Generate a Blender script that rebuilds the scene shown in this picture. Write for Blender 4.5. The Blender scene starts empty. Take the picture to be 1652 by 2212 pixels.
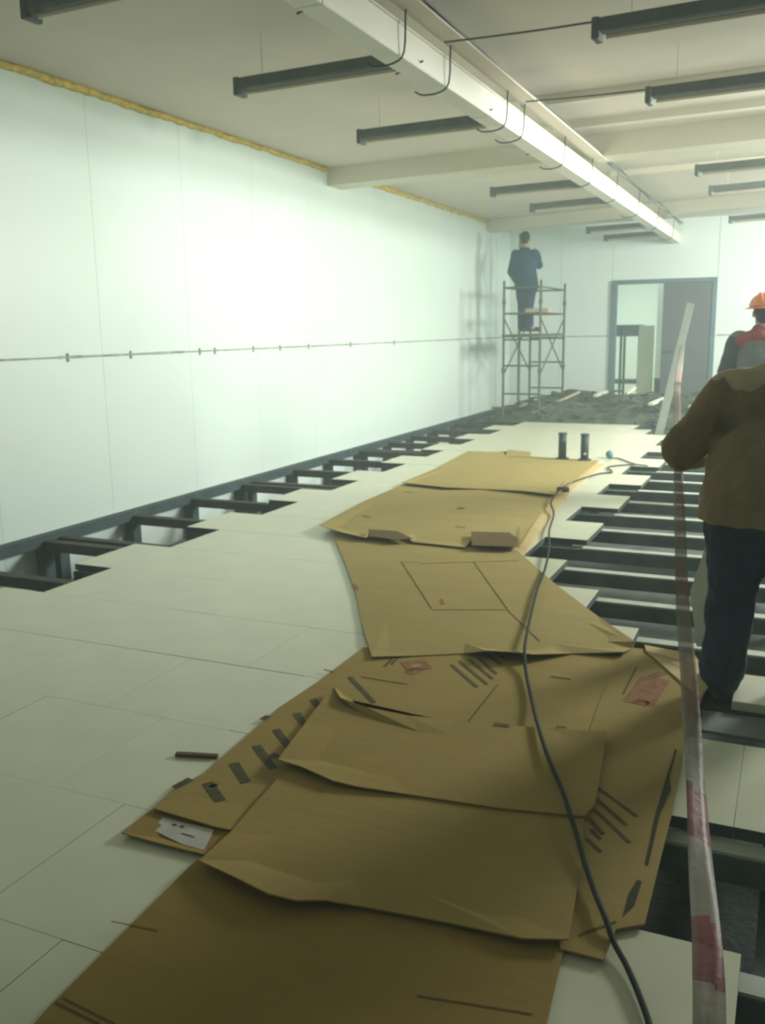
import bpy, bmesh, math, random
from mathutils import Vector, Matrix
random.seed(7)
S = bpy.context.scene
C = S.collection
W, H = 1652, 2212

# ---------------------------------------------------------------- camera
FPX, PITCH, YAW, ROLL, HC = 1980.04, .195796, .423323, -.0149863, 1.485
_f0 = Vector((-math.sin(YAW), math.cos(YAW), 0)); _r0 = Vector((math.cos(YAW), math.sin(YAW), 0))
_up = Vector((0, 0, 1))
FWD = _f0 * math.cos(PITCH) - _up * math.sin(PITCH)
_u0 = _f0 * math.sin(PITCH) + _up * math.cos(PITCH)
RGT = _r0 * math.cos(ROLL) + _u0 * math.sin(ROLL)
UPV = -_r0 * math.sin(ROLL) + _u0 * math.cos(ROLL)
CAM = Vector((0, 0, HC))
cd = bpy.data.cameras.new('camera'); cam = bpy.data.objects.new('camera', cd); C.objects.link(cam)
cd.sensor_fit = 'VERTICAL'; cd.sensor_height = 24; cd.sensor_width = 24 * W / H
cd.lens = FPX / H * 24; cd.clip_start = .05; cd.clip_end = 100
cd.dof.use_dof = True; cd.dof.focus_distance = .6; cd.dof.aperture_fstop = cd.lens / 1.5   # the phone missed its focus
m = Matrix((RGT, UPV, -FWD)).transposed().to_4x4(); m.translation = CAM
cam.matrix_world = m
S.camera = cam

# ---------------------------------------------------------------- world: fine dust hanging in the hall
wd = bpy.data.worlds.new('world'); S.world = wd; wd.use_nodes = True
nt = wd.node_tree; nt.nodes.clear()
wo = nt.nodes.new('ShaderNodeOutputWorld'); bg = nt.nodes.new('ShaderNodeBackground')
bg.inputs['Color'].default_value = (.75, .85, .8, 1); bg.inputs['Strength'].default_value = .3
vs = nt.nodes.new('ShaderNodeVolumeScatter'); vs.inputs['Color'].default_value = (.80, .97, 1, 1)
vs.inputs['Density'].default_value = .013; vs.inputs['Anisotropy'].default_value = .2
nt.links.new(bg.outputs[0], wo.inputs['Surface']); nt.links.new(vs.outputs[0], wo.inputs['Volume'])

# ---------------------------------------------------------------- lights (site floodlights to the right, outside the view)
def light(name, kind, loc, target, energy, color, **kw):
    l = bpy.data.lights.new(name, kind); l.energy = energy; l.color = color
    for k, v in kw.items(): setattr(l, k, v)
    o = bpy.data.objects.new(name, l); C.objects.link(o); o.location = loc
    o.rotation_euler = (Vector(target) - Vector(loc)).to_track_quat('-Z', 'Y').to_euler()
    return o
GRN = (.93, 1.0, .905)
light('floodlight_wall', 'SPOT', (2.2, 8.6, 2.3), (-5.19, 8.2, 2.35), 170, GRN, spot_size=math.radians(66), spot_blend=1.0, shadow_soft_size=.25)
light('floodlight_wall_core', 'SPOT', (1.4, 6.6, 2.5), (-5.19, 7.95, 2.55), 170, (.97, 1, .96), spot_size=math.radians(36), spot_blend=1.0, shadow_soft_size=.2)
light('floodlight_wall_near', 'SPOT', (1.6, 5.6, 2.3), (-5.19, 5.1, 2.4), 36, GRN, spot_size=math.radians(34), spot_blend=1.0, shadow_soft_size=.2)
light('floodlight_back', 'SPOT', (3.2, 13.2, 2.4), (.5, 17.7, 2.6), 260, (1, .97, .93), spot_size=math.radians(80), spot_blend=1.0, shadow_soft_size=.2)
light('hall_light', 'AREA', (2.6, 10.2, 2.75), (-.6, 8.6, 0), 290, GRN, shape='RECTANGLE', size=1.6, size_y=1.2)
light('floodlight_ceiling', 'SPOT', (3.4, 5.2, 1.9), (.2, 9.6, 3.35), 150, (1, .97, .88), spot_size=math.radians(70), spot_blend=1.0, shadow_soft_size=.25)
light('hall_light_far', 'AREA', (1.8, 14.6, 2.8), (-3, 14.2, 0.6), 120, GRN, shape='RECTANGLE', size=1.4, size_y=1.0)
light('next_room_light', 'AREA', (-3.4, 20.4, 3.1), (-3.2, 20, 0), 46, (.97, 1, .88), shape='RECTANGLE', size=1.6, size_y=1.2)

S.view_settings.view_transform = 'Standard'; S.view_settings.look = 'None'
S.view_settings.gamma = 1; S.view_settings.use_curve_mapping = False
S.view_settings.exposure = 1.2
S.cycles.max_bounces = 8; S.cycles.diffuse_bounces = 5; S.cycles.volume_bounces = 1
S.cycles.transparent_max_bounces = 8
S.cycles.sample_clamp_indirect = 4
S.cycles.filter_width = 2.0

# ---------------------------------------------------------------- helpers
def ray(px, py):
    return FWD + RGT * ((px - W / 2) / FPX) - UPV * ((py - H / 2) / FPX)
def F(px, py, z=0.0):                     # point of the level z seen at a photo position
    d = ray(px, py); t = (z - HC) / d.z; return CAM + d * t
def G(px, py, Y):
    d = ray(px, py); return CAM + d * (Y / d.y)

def mat(name, col, rough=.7, var=.06, scale=6., bump=0., spec=.3, metal=0., stretch=(1, 1, 1), col2=None, bscale=None):
    m = bpy.data.materials.new(name); m.use_nodes = True; n = m.node_tree.nodes; l = m.node_tree.links
    b = n['Principled BSDF']; b.inputs['Roughness'].default_value = rough
    b.inputs['Specular IOR Level'].default_value = spec; b.inputs['Metallic'].default_value = metal
    tc = n.new('ShaderNodeTexCoord'); mp = n.new('ShaderNodeMapping'); mp.inputs['Scale'].default_value = stretch
    l.new(tc.outputs['Object'], mp.inputs['Vector'])
    nz = n.new('ShaderNodeTexNoise'); nz.inputs['Scale'].default_value = scale; nz.inputs['Detail'].default_value = 5
    l.new(mp.outputs[0], nz.inputs['Vector'])
    r = n.new('ShaderNodeValToRGB'); r.color_ramp.elements[0].position = .3; r.color_ramp.elements[1].position = .72
    a = col2 or tuple(max(0, c * (1 - var)) for c in col); bb = tuple(min(1, c * (1 + var)) for c in col)
    r.color_ramp.elements[0].color = (*a, 1); r.color_ramp.elements[1].color = (*bb, 1)
    l.new(nz.outputs['Fac'], r.inputs['Fac']); l.new(r.outputs[0], b.inputs['Base Color'])
    if bump:
        n2 = n.new('ShaderNodeTexNoise'); n2.inputs['Scale'].default_value = bscale or scale * 4; n2.inputs['Detail'].default_value = 4
        l.new(mp.outputs[0], n2.inputs['Vector'])
        bp = n.new('ShaderNodeBump'); bp.inputs['Strength'].default_value = bump; bp.inputs['Distance'].default_value = .02
        l.new(n2.outputs['Fac'], bp.inputs['Height']); l.new(bp.outputs[0], b.inputs['Normal'])
    return m

M = dict(
    wall=mat('white_sandwich_panel', (.69, .79, .755), .38, .015, 2, spec=.4),
    joint=mat('grey_joint_sealant', (.36, .39, .35), .9, .35, 14, .4),
    foam=mat('yellow_mounting_foam', (.74, .57, .15), .95, .25, 22, .8),
    ceiling=mat('ceiling_sheet', (.66, .60, .515), .8, .04, 1.5),
    beam=mat('ceiling_beam_paint', (.70, .66, .55), .7, .04, 2),
    trunk=mat('white_trunking', (.80, .78, .69), .5, .03, 3),
    tile=mat('floor_tile_vinyl', (.62, .62, .485), .36, .05, 3.5, spec=.45),
    tile_edge=mat('tile_edge', (.055, .065, .055), .8),
    concrete=mat('pit_concrete', (.075, .092, .082), .9, .3, 5, .5),
    steel=mat('dark_painted_steel', (.045, .070, .080), .6, .25, 8),
    stringer=mat('dusty_stringer_steel', (.10, .125, .11), .75, .3, 6),
    steel2=mat('primed_steel', (.048, .046, .036), .7, .3, 8),
    galv=mat('galvanised_strip', (.50, .53, .47), .5, .12, 10),
    cardb=mat('corrugated_cardboard', (.33, .235, .072), .9, .05, 2.5, .10, stretch=(1, 2.5, 1)),
    cardb2=mat('corrugated_cardboard_pale', (.37, .285, .105), .9, .05, 2.5, .10, stretch=(1, 2.5, 1)),
    cardb3=mat('corrugated_cardboard_inner', (.29, .19, .05), .9, .05, 2.5, .10, stretch=(1, 2.5, 1)),
    cardedge=mat('fresh_cardboard_edge', (.60, .47, .24), .9, .08, 8, .3),
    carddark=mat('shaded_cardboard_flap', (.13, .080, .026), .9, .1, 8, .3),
    ink=mat('black_print', (.09, .075, .035), .9, .3, 30),
    redink=mat('red_print', (.27, .125, .058), .9, .3, 30),
    paper=mat('white_paper_label', (.52, .50, .46), .8, .12, 20),
    slit=mat('torn_slit_dark', (.045, .036, .018), .95),
    cable=mat('grey_rubber_cable', (.022, .032, .022), .85, .2, 20),
    rubber=mat('black_rubber', (.02, .024, .027), .7),
    lampbody=mat('dark_lamp_body', (.125, .14, .13), .6, .15, 8),
    tube=mat('unlit_tube', (.55, .50, .38), .35),
    wood=mat('rough_timber', (.26, .17, .09), .85, .25, 4, .4, stretch=(1, 8, 8)),
    pale_wood=mat('pale_timber', (.50, .42, .28), .85, .15, 4, .4, stretch=(1, 8, 8)),
    board=mat('white_board', (.68, .70, .60), .6, .05, 4),
    greyboard=mat('grey_white_plank', (.17, .195, .17), .7, .1, 4),
    door=mat('grey_door_leaf', (.10, .11, .115), .6, .08, 3),
    frame=mat('blue_grey_door_frame', (.11, .17, .20), .5, .08, 3),
    debris=mat('builders_rubbish', (.065, .082, .058), .95, .6, 2.2, .8, bscale=14),
    scaf=mat('scaffold_paint', (.10, .115, .09), .6, .2, 12),
    navy=mat('navy_work_jacket', (.010, .046, .082), .85, .25, 5, .6, bscale=14),
    denim=mat('dark_denim', (.018, .042, .080), .85, .3, 6, .6, bscale=18),
    brown=mat('brown_work_jacket', (.26, .19, .105), .85, .3, 5, .8, bscale=12),
    brownlt=mat('jacket_yoke_khaki', (.50, .44, .28), .85, .25, 5, .6, bscale=12),  # paler copy of the brown jacket, painting light from above on the shoulders
    greyj=mat('grey_work_jacket', (.16, .17, .165), .85, .2, 5, .6, bscale=12),
    greysl=mat('blue_grey_sleeve', (.07, .075, .105), .85, .2, 5, .6, bscale=12),
    redj=mat('red_yoke', (.30, .05, .045), .85, .2, 6, .5),
    skin=mat('skin', (.42, .25, .17), .6, .08, 12),
    hair=mat('dark_hair', (.02, .018, .016), .8, .3, 40, .6),
    helmet=mat('orange_helmet', (.85, .28, .11), .35, .04, 4, spec=.5),
    shoe=mat('black_shoe', (.02, .02, .02), .6, .2, 20),
    cloth2=mat('trousers_grey', (.05, .06, .07), .85, .2, 6, .5),
    blue=mat('bluish_plastic', (.12, .22, .30), .5, .1, 6),
)

def obj(name, bm, m, parent=None, smooth=False, loc=None):
    me = bpy.data.meshes.new(name); bmesh.ops.recalc_face_normals(bm, faces=bm.faces[:])
    bm.to_mesh(me); bm.free()
    for x in (m if isinstance(m, (list, tuple)) else [m]): me.materials.append(x)
    if smooth:
        for p in me.polygons: p.use_smooth = True
    o = bpy.data.objects.new(name, me); C.objects.link(o)
    if parent is not None: o.parent = parent
    if loc is not None: o.location = loc
    return o
def empty(name, loc=(0, 0, 0), rz=0):
    o = bpy.data.objects.new(name, None); C.objects.link(o); o.location = loc; o.rotation_euler = (0, 0, rz); o.empty_display_size = .1
    return o
def tag(o, label=None, cat=None, group=None, kind=None):
    if label: o['label'] = label
    if cat: o['category'] = cat
    if group: o['group'] = group
    if kind: o['kind'] = kind
    return o
def box(bm, x0, x1, y0, y1, z0, z1, bev=0):
    r = bmesh.ops.create_cube(bm, size=1)
    for v in r['verts']:
        v.co = Vector(((x0 + x1) / 2 + v.co.x * (x1 - x0), (y0 + y1) / 2 + v.co.y * (y1 - y0), (z0 + z1) / 2 + v.co.z * (z1 - z0)))
    if bev:
        es = {e for v in r['verts'] for e in v.link_edges}
        bmesh.ops.bevel(bm, geom=list(es), offset=bev, segments=1, affect='EDGES')
    return bm
def B(x0, x1, y0, y1, z0, z1, bev=0):
    return box(bmesh.new(), x0, x1, y0, y1, z0, z1, bev)
def bar(bm, a, b, w, h=None, up=(0, 0, 1)):
    a, b = Vector(a), Vector(b); h = h or w; d = (b - a).normalized(); u = Vector(up)
    if abs(d.dot(u)) > .98: u = Vector((0, 1, 0))
    s = d.cross(u).normalized(); t = s.cross(d).normalized()
    vs = []
    for p in (a, b):
        for i, j in ((-1, -1), (1, -1), (1, 1), (-1, 1)):
            vs.append(bm.verts.new(p + s * (i * w / 2) + t * (j * h / 2)))
    for f in ((0, 1, 2, 3), (7, 6, 5, 4), (0, 4, 5, 1), (1, 5, 6, 2), (2, 6, 7, 3), (3, 7, 4, 0)):
        bm.faces.new([vs[i] for i in f])
    return bm
def tube(bm, pts, r, n=8, cap=True):
    pts = [Vector(p) for p in pts]; rr = r if isinstance(r, (list, tuple)) else [r] * len(pts)
    rings = []; prev = None
    for i, p in enumerate(pts):
        d = (pts[min(i + 1, len(pts) - 1)] - pts[max(i - 1, 0)]).normalized()
        if prev is None:
            u = Vector((0, 0, 1)) if abs(d.z) < .9 else Vector((1, 0, 0))
            s = d.cross(u).normalized()
        else:
            s = (prev - d * prev.dot(d)).normalized()
        prev = s; t = d.cross(s)
        rings.append([bm.verts.new(p + (s * math.cos(a) + t * math.sin(a)) * rr[i]) for a in [2 * math.pi * k / n for k in range(n)]])
    for a, b in zip(rings, rings[1:]):
        for k in range(n): bm.faces.new((a[k], a[(k + 1) % n], b[(k + 1) % n], b[k]))
    if cap: bm.faces.new(rings[0][::-1]); bm.faces.new(rings[-1])
    return bm
def smooth_path(pts, n=6):
    pts = [Vector(p) for p in pts]; out = []
    P = [pts[0] * 2 - pts[1]] + pts + [pts[-1] * 2 - pts[-2]]
    for i in range(1, len(P) - 2):
        p0, p1, p2, p3 = P[i - 1:i + 3]
        for k in range(n):
            t = k / n
            out.append(.5 * ((2 * p1) + (p2 - p0) * t + (2 * p0 - 5 * p1 + 4 * p2 - p3) * t * t + (3 * p1 - p0 - 3 * p2 + p3) * t ** 3))
    out.append(pts[-1]); return out

# ================================================================= THE HALL
XL, XR, YF, YB, ZC, ZP = -5.19, 5.6, -3.6, 17.7, 3.36, -.62
# pit floor under the raised floor
floor = tag(obj('floor', B(XL - .2, XR + .2, YF - .2, YB + .1, ZP - .1, ZP), M['concrete']), 'dark concrete slab with the raised tiled floor built above it', kind='structure')

def rowY(k):
    return 1.53 + .6 * k if k <= 5 else 4.53 + .618 * (k - 5)
right_edge = {1: -.385, 2: 1.115, 3: -.385, 4: -.64, 5: -.96, 19: -1.885, 20: -2.15, 21: -2.7}
TT = .04
meshes = {}
for k in range(-8, 21):
    xr = right_edge.get(k, -.03 if k <= 0 else (-1.285 if k % 2 == 0 else -1.585))
    xl = -3.97 if k % 2 == 0 else -4.28
    base = -1.285 if k % 2 == 0 else -1.585
    y0, y1 = rowY(k), rowY(k + 1)
    xs = [base + .6 * i for i in range(-6, 6)]
    cuts = [xl] + [x for x in xs if xl + .05 < x < xr - .05] + [xr]
    for a, b in zip(cuts, cuts[1:]):
        key = (round(b - a, 3), round(y1 - y0, 3)); g = .0007
        if key not in meshes:
            w, d = key
            o = obj('tile', B(-w / 2 + g, w / 2 - g, -d / 2 + g, d / 2 - g, -TT, 0, .0006), [M['tile'], M['tile_edge']], floor)
            meshes[key] = o.data
            for p in o.data.polygons: p.material_index = 0 if p.normal.z > .3 else 1
        else:
            o = bpy.data.objects.new('tile', meshes[key]); C.objects.link(o); o.parent = floor
        o.location = ((a + b) / 2, (y0 + y1) / 2, random.uniform(-.0008, .0008))

# ---- walls of sandwich panels
def panel_wall(name, label, axis, p, a0, a1, seams, zs, t=.08, gap=.002, hole=None):
    root = tag(empty(name), label, kind='structure')
    s = sorted([a0] + [x for x in seams if a0 < x < a1] + [a1])
    for (u, v) in zip(s, s[1:]):
        for (z0, z1) in zip(zs, zs[1:]):
            g = gap / 2
            if axis == 'x': bm = B(p, p + t, u + g, v - g, z0 + g, z1 - g, .0008)
            else: bm = B(u + g, v - g, p, p + t, z0 + g, z1 - g, .0008)
            obj('panel', bm, M['wall'], root)
    return root
ZJ = 1.315
seamsL = [6.0 + 1.2 * i for i in range(-8, 10)]
wl = panel_wall('wall_left', 'long white wall of upright insulated panels left of the raised floor', 'x', XL - .08, YF, YB, seamsL, [ZP, ZJ, ZC + .1])
obj('panel_backing', B(XL - .12, XL - .081, YF, YB, ZP, ZC + .1), M['joint'], wl)
# rough joint line between lower and upper panels
bm = bmesh.new(); y = YF
while y < YB:
    ln = random.uniform(.25, .5); e = min(y + ln, YB); hh = random.uniform(.006, .012)
    box(bm, XL - .005, XL + .006, y, e, ZJ - hh, ZJ + hh); y = e
for yy in (5.6, 6.35, 7.35, 7.6, 8.3, 8.85, 9.5, 10.6, 12.0):
    box(bm, XL - .004, XL + .010, yy - .01, yy + .01, ZJ - .035, ZJ + .03)
obj('joint_strip', bm, M['joint'], wl)

DX0, DX1, DZ = -3.24, -1.40, 2.32       # door opening in the back wall
wb = tag(empty('wall_back'), 'white panel wall at the far end with the double doorway', kind='structure')
def wbp(x0, x1, z0, z1): obj('panel', B(x0 + .003, x1 - .003, YB, YB + .1, z0 + .003, z1 - .003, .002), M['wall'], wb)
for x0, x1 in ((XL - .1, -4.2), (-4.2, DX0)): wbp(x0, x1, ZP, ZJ); wbp(x0, x1, ZJ, ZC + .1)
wbp(DX0, DX1, DZ, ZC + .1); wbp(DX0, DX1, ZP, -.02)
for i in range(6):
    x0 = DX1 + i * 1.2; x1 = min(x0 + 1.2, XR + .1)
    if x1 > x0: wbp(x0, x1, ZP, ZJ); wbp(x0, x1, ZJ, ZC + .1)
bm = bmesh.new(); box(bm, XL, DX0 - .05, YB - .006, YB + .004, ZJ - .010, ZJ + .010); box(bm, DX1 + .05, XR, YB - .006, YB + .004, ZJ - .016, ZJ + .012)
obj('joint_strip', bm, M['joint'], wb)
wr = panel_wall('wall_right', 'white panel wall on the right, outside the picture', 'x', XR, YF, YB, [1.2 * i for i in range(-3, 15)], [ZP, ZJ, ZC + .1])
wf = panel_wall('wall_front', 'white panel wall behind the viewer', 'y', YF - .08, XL, XR, [1.2 * i for i in range(-5, 5)], [ZP, ZJ, ZC + .1])

# ---- ceiling with cross beams
ceil = tag(obj('ceiling', B(XL - .1, XR + .1, YF - .1, YB + .1, ZC, ZC + .12), M['ceiling']), 'plain beige grey ceiling crossed by pale beams', kind='structure')
def skewbox(x0, x1, y0l, y0r, dy, z0, z1):
    bm = bmesh.new()
    v = [bm.verts.new(c) for c in ((x0, y0l, z0), (x1, y0r, z0), (x1, y0r + dy, z0), (x0, y0l + dy, z0), (x0, y0l, z1), (x1, y0r, z1), (x1, y0r + dy, z1), (x0, y0l + dy, z1))]
    for f in ((3, 2, 1, 0), (4, 5, 6, 7), (0, 1, 5, 4), (1, 2, 6, 5), (2, 3, 7, 6), (3, 0, 4, 7)): bm.faces.new([v[i] for i in f])
    return bm
obj('beam', skewbox(XL, XR, 10.08, 9.0, .36, 3.16, ZC), M['beam'], ceil)
obj('beam', skewbox(XL, XR, 16.2, 13.2, .36, 3.18, ZC), M['beam'], ceil)
obj('batten', skewbox(-2.26, XR, 7.95, 7.5, .09, ZC - .07, ZC), M['beam'], ceil)
obj('batten', skewbox(-2.26, XR, 9.0, 8.55, .11, ZC - .06, ZC), M['beam'], ceil)
obj('batten', skewbox(-2.26, XR, 12.0, 11.2, .10, ZC - .06, ZC), M['beam'], ceil)
obj('batten', skewbox(-2.26, XR, 3.2, 3.05, .09, ZC - .07, ZC), M['beam'], ceil)

# ---- yellow mounting foam under the ceiling
def foam(name, y0, y1, label):
    bm = bmesh.new(); pts = []; rr = []; y = y0
    while y < y1:
        pts.append((XL + .012 + random.uniform(-.006, .006), y, ZC - .022 + random.uniform(-.008, .008))); rr.append(random.uniform(.020, .034)); y += .09
    tube(bm, pts, rr, 7)
    tag(obj(name, bm, M['foam'], smooth=True), label, kind='structure')
foam('trim_1', 1.0, 10.05, 'lumpy yellow foam bead along the wall top, in front of the nearer beam')
foam('trim_2', 10.46, 16.18, 'lumpy yellow foam bead along the wall top, behind the nearer beam')

# ---- doorway
d1 = tag(empty('door_1', (DX0, YB, 0)), 'double doorway with blue grey frame, right leaf shut, left half open', kind='structure')
fw = .085
for x0, x1, z0, z1 in ((0, fw, 0, DZ), (DX1 - DX0 - .07, DX1 - DX0, 0, DZ), (fw, DX1 - DX0 - .07, DZ - .07, DZ)):
    obj('frame_bar', B(x0, x1, -.05, .14, z0, z1, .004), M['frame'], d1)
lf = obj('leaf', B(.93, DX1 - DX0 - .07, -.03, .03, .02, DZ - .07, .004), M['door'], d1); tag(lf, 'shut plain dark grey right leaf')
obj('handle', tube(bmesh.new(), [(1.0, -.03, 1.03), (1.0, -.09, 1.03), (1.13, -.09, 1.03)], .011), M['steel'], lf)
obj('kick_plate', B(.96, DX1 - DX0 - .10, -.036, -.031, .06, .24), M['steel'], lf)
lf2 = obj('leaf', B(-.86, -.02, .16, .21, .02, DZ - .07, .004), M['door'], d1); tag(lf2, 'left leaf swung open into the next room')

# ---- next room seen through the doorway
tag(obj('floor_next_room', B(-5.4, .6, YB + .1, 23, -.12, 0), M['tile']), 'pale floor of the room beyond the doorway', kind='structure')
tag(obj('wall_next_room', B(-5.4, .6, 23, 23.1, 0, 3.4), M['wall']), 'pale far wall of the room beyond the doorway', kind='structure')
tag(obj('wall_next_room_left', B(-5.5, -5.4, YB + .1, 23, 0, 3.4), M['wall']), 'left wall of the room beyond the doorway', kind='structure')
tag(obj('wall_next_room_right', B(-2.75, -2.63, 20.2, 23, 0, 3.4), M['wall']), 'pale partition wall behind the doorway on the right', kind='structure')
tag(obj('wall_next_room_side', B(.6, .7, YB + .1, 23, 0, 3.4), M['wall']), 'right wall of the room beyond the doorway', kind='structure')
tag(obj('ceiling_next_room', B(-5.4, .6, YB + .1, 23, 3.4, 3.5), M['wall']), 'ceiling of the room beyond the doorway', kind='structure')
rk = tag(empty('storage_rack', (-3.92, 20.2, 0)), 'dark open rack with a deep top shelf seen through the doorway', 'rack')
for x in (0, .42, .80):
    for y in (0, .45): obj('post', B(x, x + .05, y, y + .05, 0, 1.5), M['steel'], rk)
obj('top_shelf', B(0, .85, 0, .5, 1.28, 1.52), M['steel'], rk)
obj('shelf', B(0, .85, 0, .5, .28, .36), M['steel'], rk)
pw = tag(empty('insulation_panel', (-3.02, 19.6, 0)), 'tall cream panel standing upright behind the doorway', 'panel')
obj('face_sheet', B(0, .30, 0, .02, 0, 1.50), M['board'], pw); obj('core', B(.002, .298, .02, .10, 0, 1.50), M['board'], pw)
cr = tag(empty('crate', (-2.66, 19.5, 0)), 'small dark crate on the floor right of the cream panel', 'crate')
obj('crate_body', B(0, .34, 0, .3, 0, .40, .01), M['steel'], cr); obj('crate_lid', B(-.01, .35, -.01, .31, .40, .44, .005), M['frame'], cr)

# ================================================================= RAISED FLOOR FRAME
fr = tag(empty('raised_floor_frame', (0, 0, ZP)), 'dark steel framework carrying the raised floor, bare along the walls', 'floor frame')
def fo(name, bm, m, parent=fr):
    for v in bm.verts: v.co.z -= ZP if parent is fr else 0
    return obj(name, bm, m, parent)
y = YF
while y < YB - .1:
    e = min(y + 2.65, YB); fo('wall_rail', B(XL + .001, XL + .085, y + .002, e - .002, -.085, 0), M['steel']); y = e
postY = [5.14, 5.30, 6.17, 7.02, 7.88, 8.06, 8.94, 9.82, 10.66, 10.82, 11.6, 12.43, 13.3, 13.46, 14.3, 15.1, 16.0, 16.2, 17.0]
postY += [4.28, 3.45, 2.62, 2.46, 1.6, .75]
for y in postY:
    fo('post', B(XL + .004, XL + .094, y - .05, y + .05, ZP, -.086), M['steel'])
    fo('base_plate', B(XL + .002, XL + .16, y - .07, y + .07, ZP, ZP + .012), M['steel'])
    fo('cross_beam', B(XL + .086, -3.75, y - .04, y + .04, -.115, -.042), M['steel2'])
for k in range(0, 21):
    fo('stringer', B(-4.26, -3.72, rowY(k) - .04, rowY(k) + .04, -.115, -.044), M['steel'])
# inner row of posts and the lengthwise beam under the tile edge
fo('edge_beam', B(-4.34, -4.26, 1.0, 17.5, -.20, -.116), M['steel'])
for y in postY[::1]:
    if y > 1: fo('post', B(-4.35, -4.25, y - .05, y + .05, ZP, -.201), M['steel'])
# stringers to the right
for k in list(range(1, 27)):
    yk = rowY(k) - .045
    if yk > YB - .3: break
    x0 = min(right_edge.get(k, -1.285 if k % 2 == 0 else -1.585), right_edge.get(k - 1, -1.285 if k % 2 else -1.585)) - .35
    if k <= 2: x0 = -.6
    if k >= 20: x0 = -4.2
    s = fo('stringer', B(x0, XR - .05, yk - .045, yk + .045, -.135, -.052), M['stringer'])
    xs0 = max(right_edge.get(k, -1.285 if k % 2 == 0 else -1.585), right_edge.get(k - 1, -1.285 if k % 2 else -1.585)) - .02
    if k <= 3 or k >= 20: xs0 = x0
    obj('top_strip', B(xs0, XR - .06, yk - .036, yk + .036, -.052 - ZP, -.042 - ZP), M['galv'] if k < 20 else M['steel2'], s)
for x in (.05, 2.4, 4.6):
    fo('edge_beam', B(x - .05, x + .05, .3, 17.4, -.28, -.161), M['steel'])
for x in (.05, 2.4, 4.6):
    for y in [1.1, 2.43, 4.5, 6.6, 8.6, 10.6, 12.6, 14.6, 16.6]:
        fo('post', B(x - .045, x + .045, y - .045, y + .045, ZP, -.281), M['steel'])
for x in (-1.95,):
    for y in (5.1, 6.34, 7.58, 8.8, 10.05, 11.3, 12.5):
        fo('post', B(x - .045, x + .045, y - .045, y + .045, ZP, -.161), M['steel'])
for y in (15.0, 15.7, 16.4, 17.1):
    fo('stringer', B(-4.2, XR - .06, y, y + .07, -.16, -.05), M['steel'])

# boards laid over the open frame by the worker
b1 = tag(obj('dusty_board', B(-.45, 1.5, 3.42, 3.62, -.042, -.006, .003), M['greyboard']), 'dusty grey board laid across the open frame in front of the bending worker', 'board')
b2 = tag(obj('narrow_board', B(-.42, 1.4, 3.335, 3.415, -.042, -.012, .003), M['concrete']), 'narrow dark grey board against the tile edge in front of the dusty board', 'board')
b3 = tag(obj('foot_board', B(-.62, 1.4, 3.64, 3.92, -.042, -.008, .003), M['steel2']), 'dark board under the boots of the bending worker', 'board')
t1 = tag(obj('loose_tile', B(-.15, .45, 3.66, 3.98, -.007, .03, .002), M['tile']), 'loose white cut tile lying between the legs of the bending worker', 'tile')
b4 = tag(obj('walk_board', B(-.72, .9, 8.3, 8.95, -.042, -.008, .003), M['steel2']), 'dark board under the feet of the worker in the orange helmet', 'board')

# ================================================================= CABLE TRUNKING UNDER THE CEILING
tr = tag(empty('cable_trunking', (-2.13, 0, 2.93)), 'long white cable trunking hung lengthwise below the ceiling beams', 'trunking')
y = -1.0
while y < YB - .05:
    e = min(y + 2.5, YB - .02)
    obj('trunking_body', B(-.07, .07, y + .002, e - .002, 0, .16, .004), M['trunk'], tr); y = e
obj('cover_lip', B(-.075, .075, -1, YB - .05, .16, .172), M['beam'], tr)
for y in (3.3, 4.9, 5.6, 6.8, 7.25, 8.6, 9.8, 11.2, 12.8, 14.6, 16.4):
    obj('hanger', tube(bmesh.new(), smooth_path([(.11, y, .30), (.10, y, .2), (.09, y, .02), (.03, y, -.03), (-.08, y, -.035), (-.13, y, -.01)], 3), .0055, 6), M['steel'], tr)
for y in (4.05, 5.2, 6.5, 8.0):
    obj('clip', bar(bmesh.new(), (-.09, y, -.005), (.09, y - .02, .04), .008), M['steel'], tr)
for i, (dx, z) in enumerate(((.14, .26), (.165, .27), (.19, .26))):
    pts = [(dx + .01 * math.sin(yy * 1.3 + i), yy, z + .012 * math.sin(yy * 2.1 + i * 2)) for yy in [(-1 + .45 * q) for q in range(41)]]
    obj('cable_run', tube(bmesh.new(), pts, .008, 6), M['lampbody'], tr)
obj('cable_tray', B(.08, .21, -1, 10, .225, .237), M['ceiling'], tr)

# ================================================================= UNLIT CEILING LAMPS
def lamp(x0, y0, x1, y1, label, feed=False):
    a = Vector((x0, y0, 0)); b = Vector((x1, y1, 0)); L = (b - a).length
    t = tag(empty('ceiling_lamp', ((x0 + x1) / 2, (y0 + y1) / 2, 3.06), math.atan2((b - a).y, (b - a).x)), label, 'ceiling lamp', 'unlit fluorescent lamps')
    h = L / 2
    obj('housing', B(-h, h, -.05, .05, -.03, .035, .006), M['lampbody'], t)
    obj('tube_lamp', tube(bmesh.new(), [(-h + .05, 0, -.052), (h - .05, 0, -.052)], .014, 10), M['tube'], t)
    for s in (-1, 1):
        obj('end_cap', B(s * h - .02, s * h + .02, -.055, .055, -.07, .04, .005), M['lampbody'], t)
        obj('hanger', tube(bmesh.new(), [(s * h * .7, 0, .035), (s * h * .7, 0, .30)], .0025, 6), M['ceiling'], t)
    if feed:
        obj('supply_cable', tube(bmesh.new(), smooth_path([(-h, 0, .03), (-h - .3, 0, .035), (-h - .6, .0, .045), (-h - .90, .01, .06)], 4), .006, 6), M['lampbody'], t)
LW = 'unlit fluorescent lamp left of the white trunking, '
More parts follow.
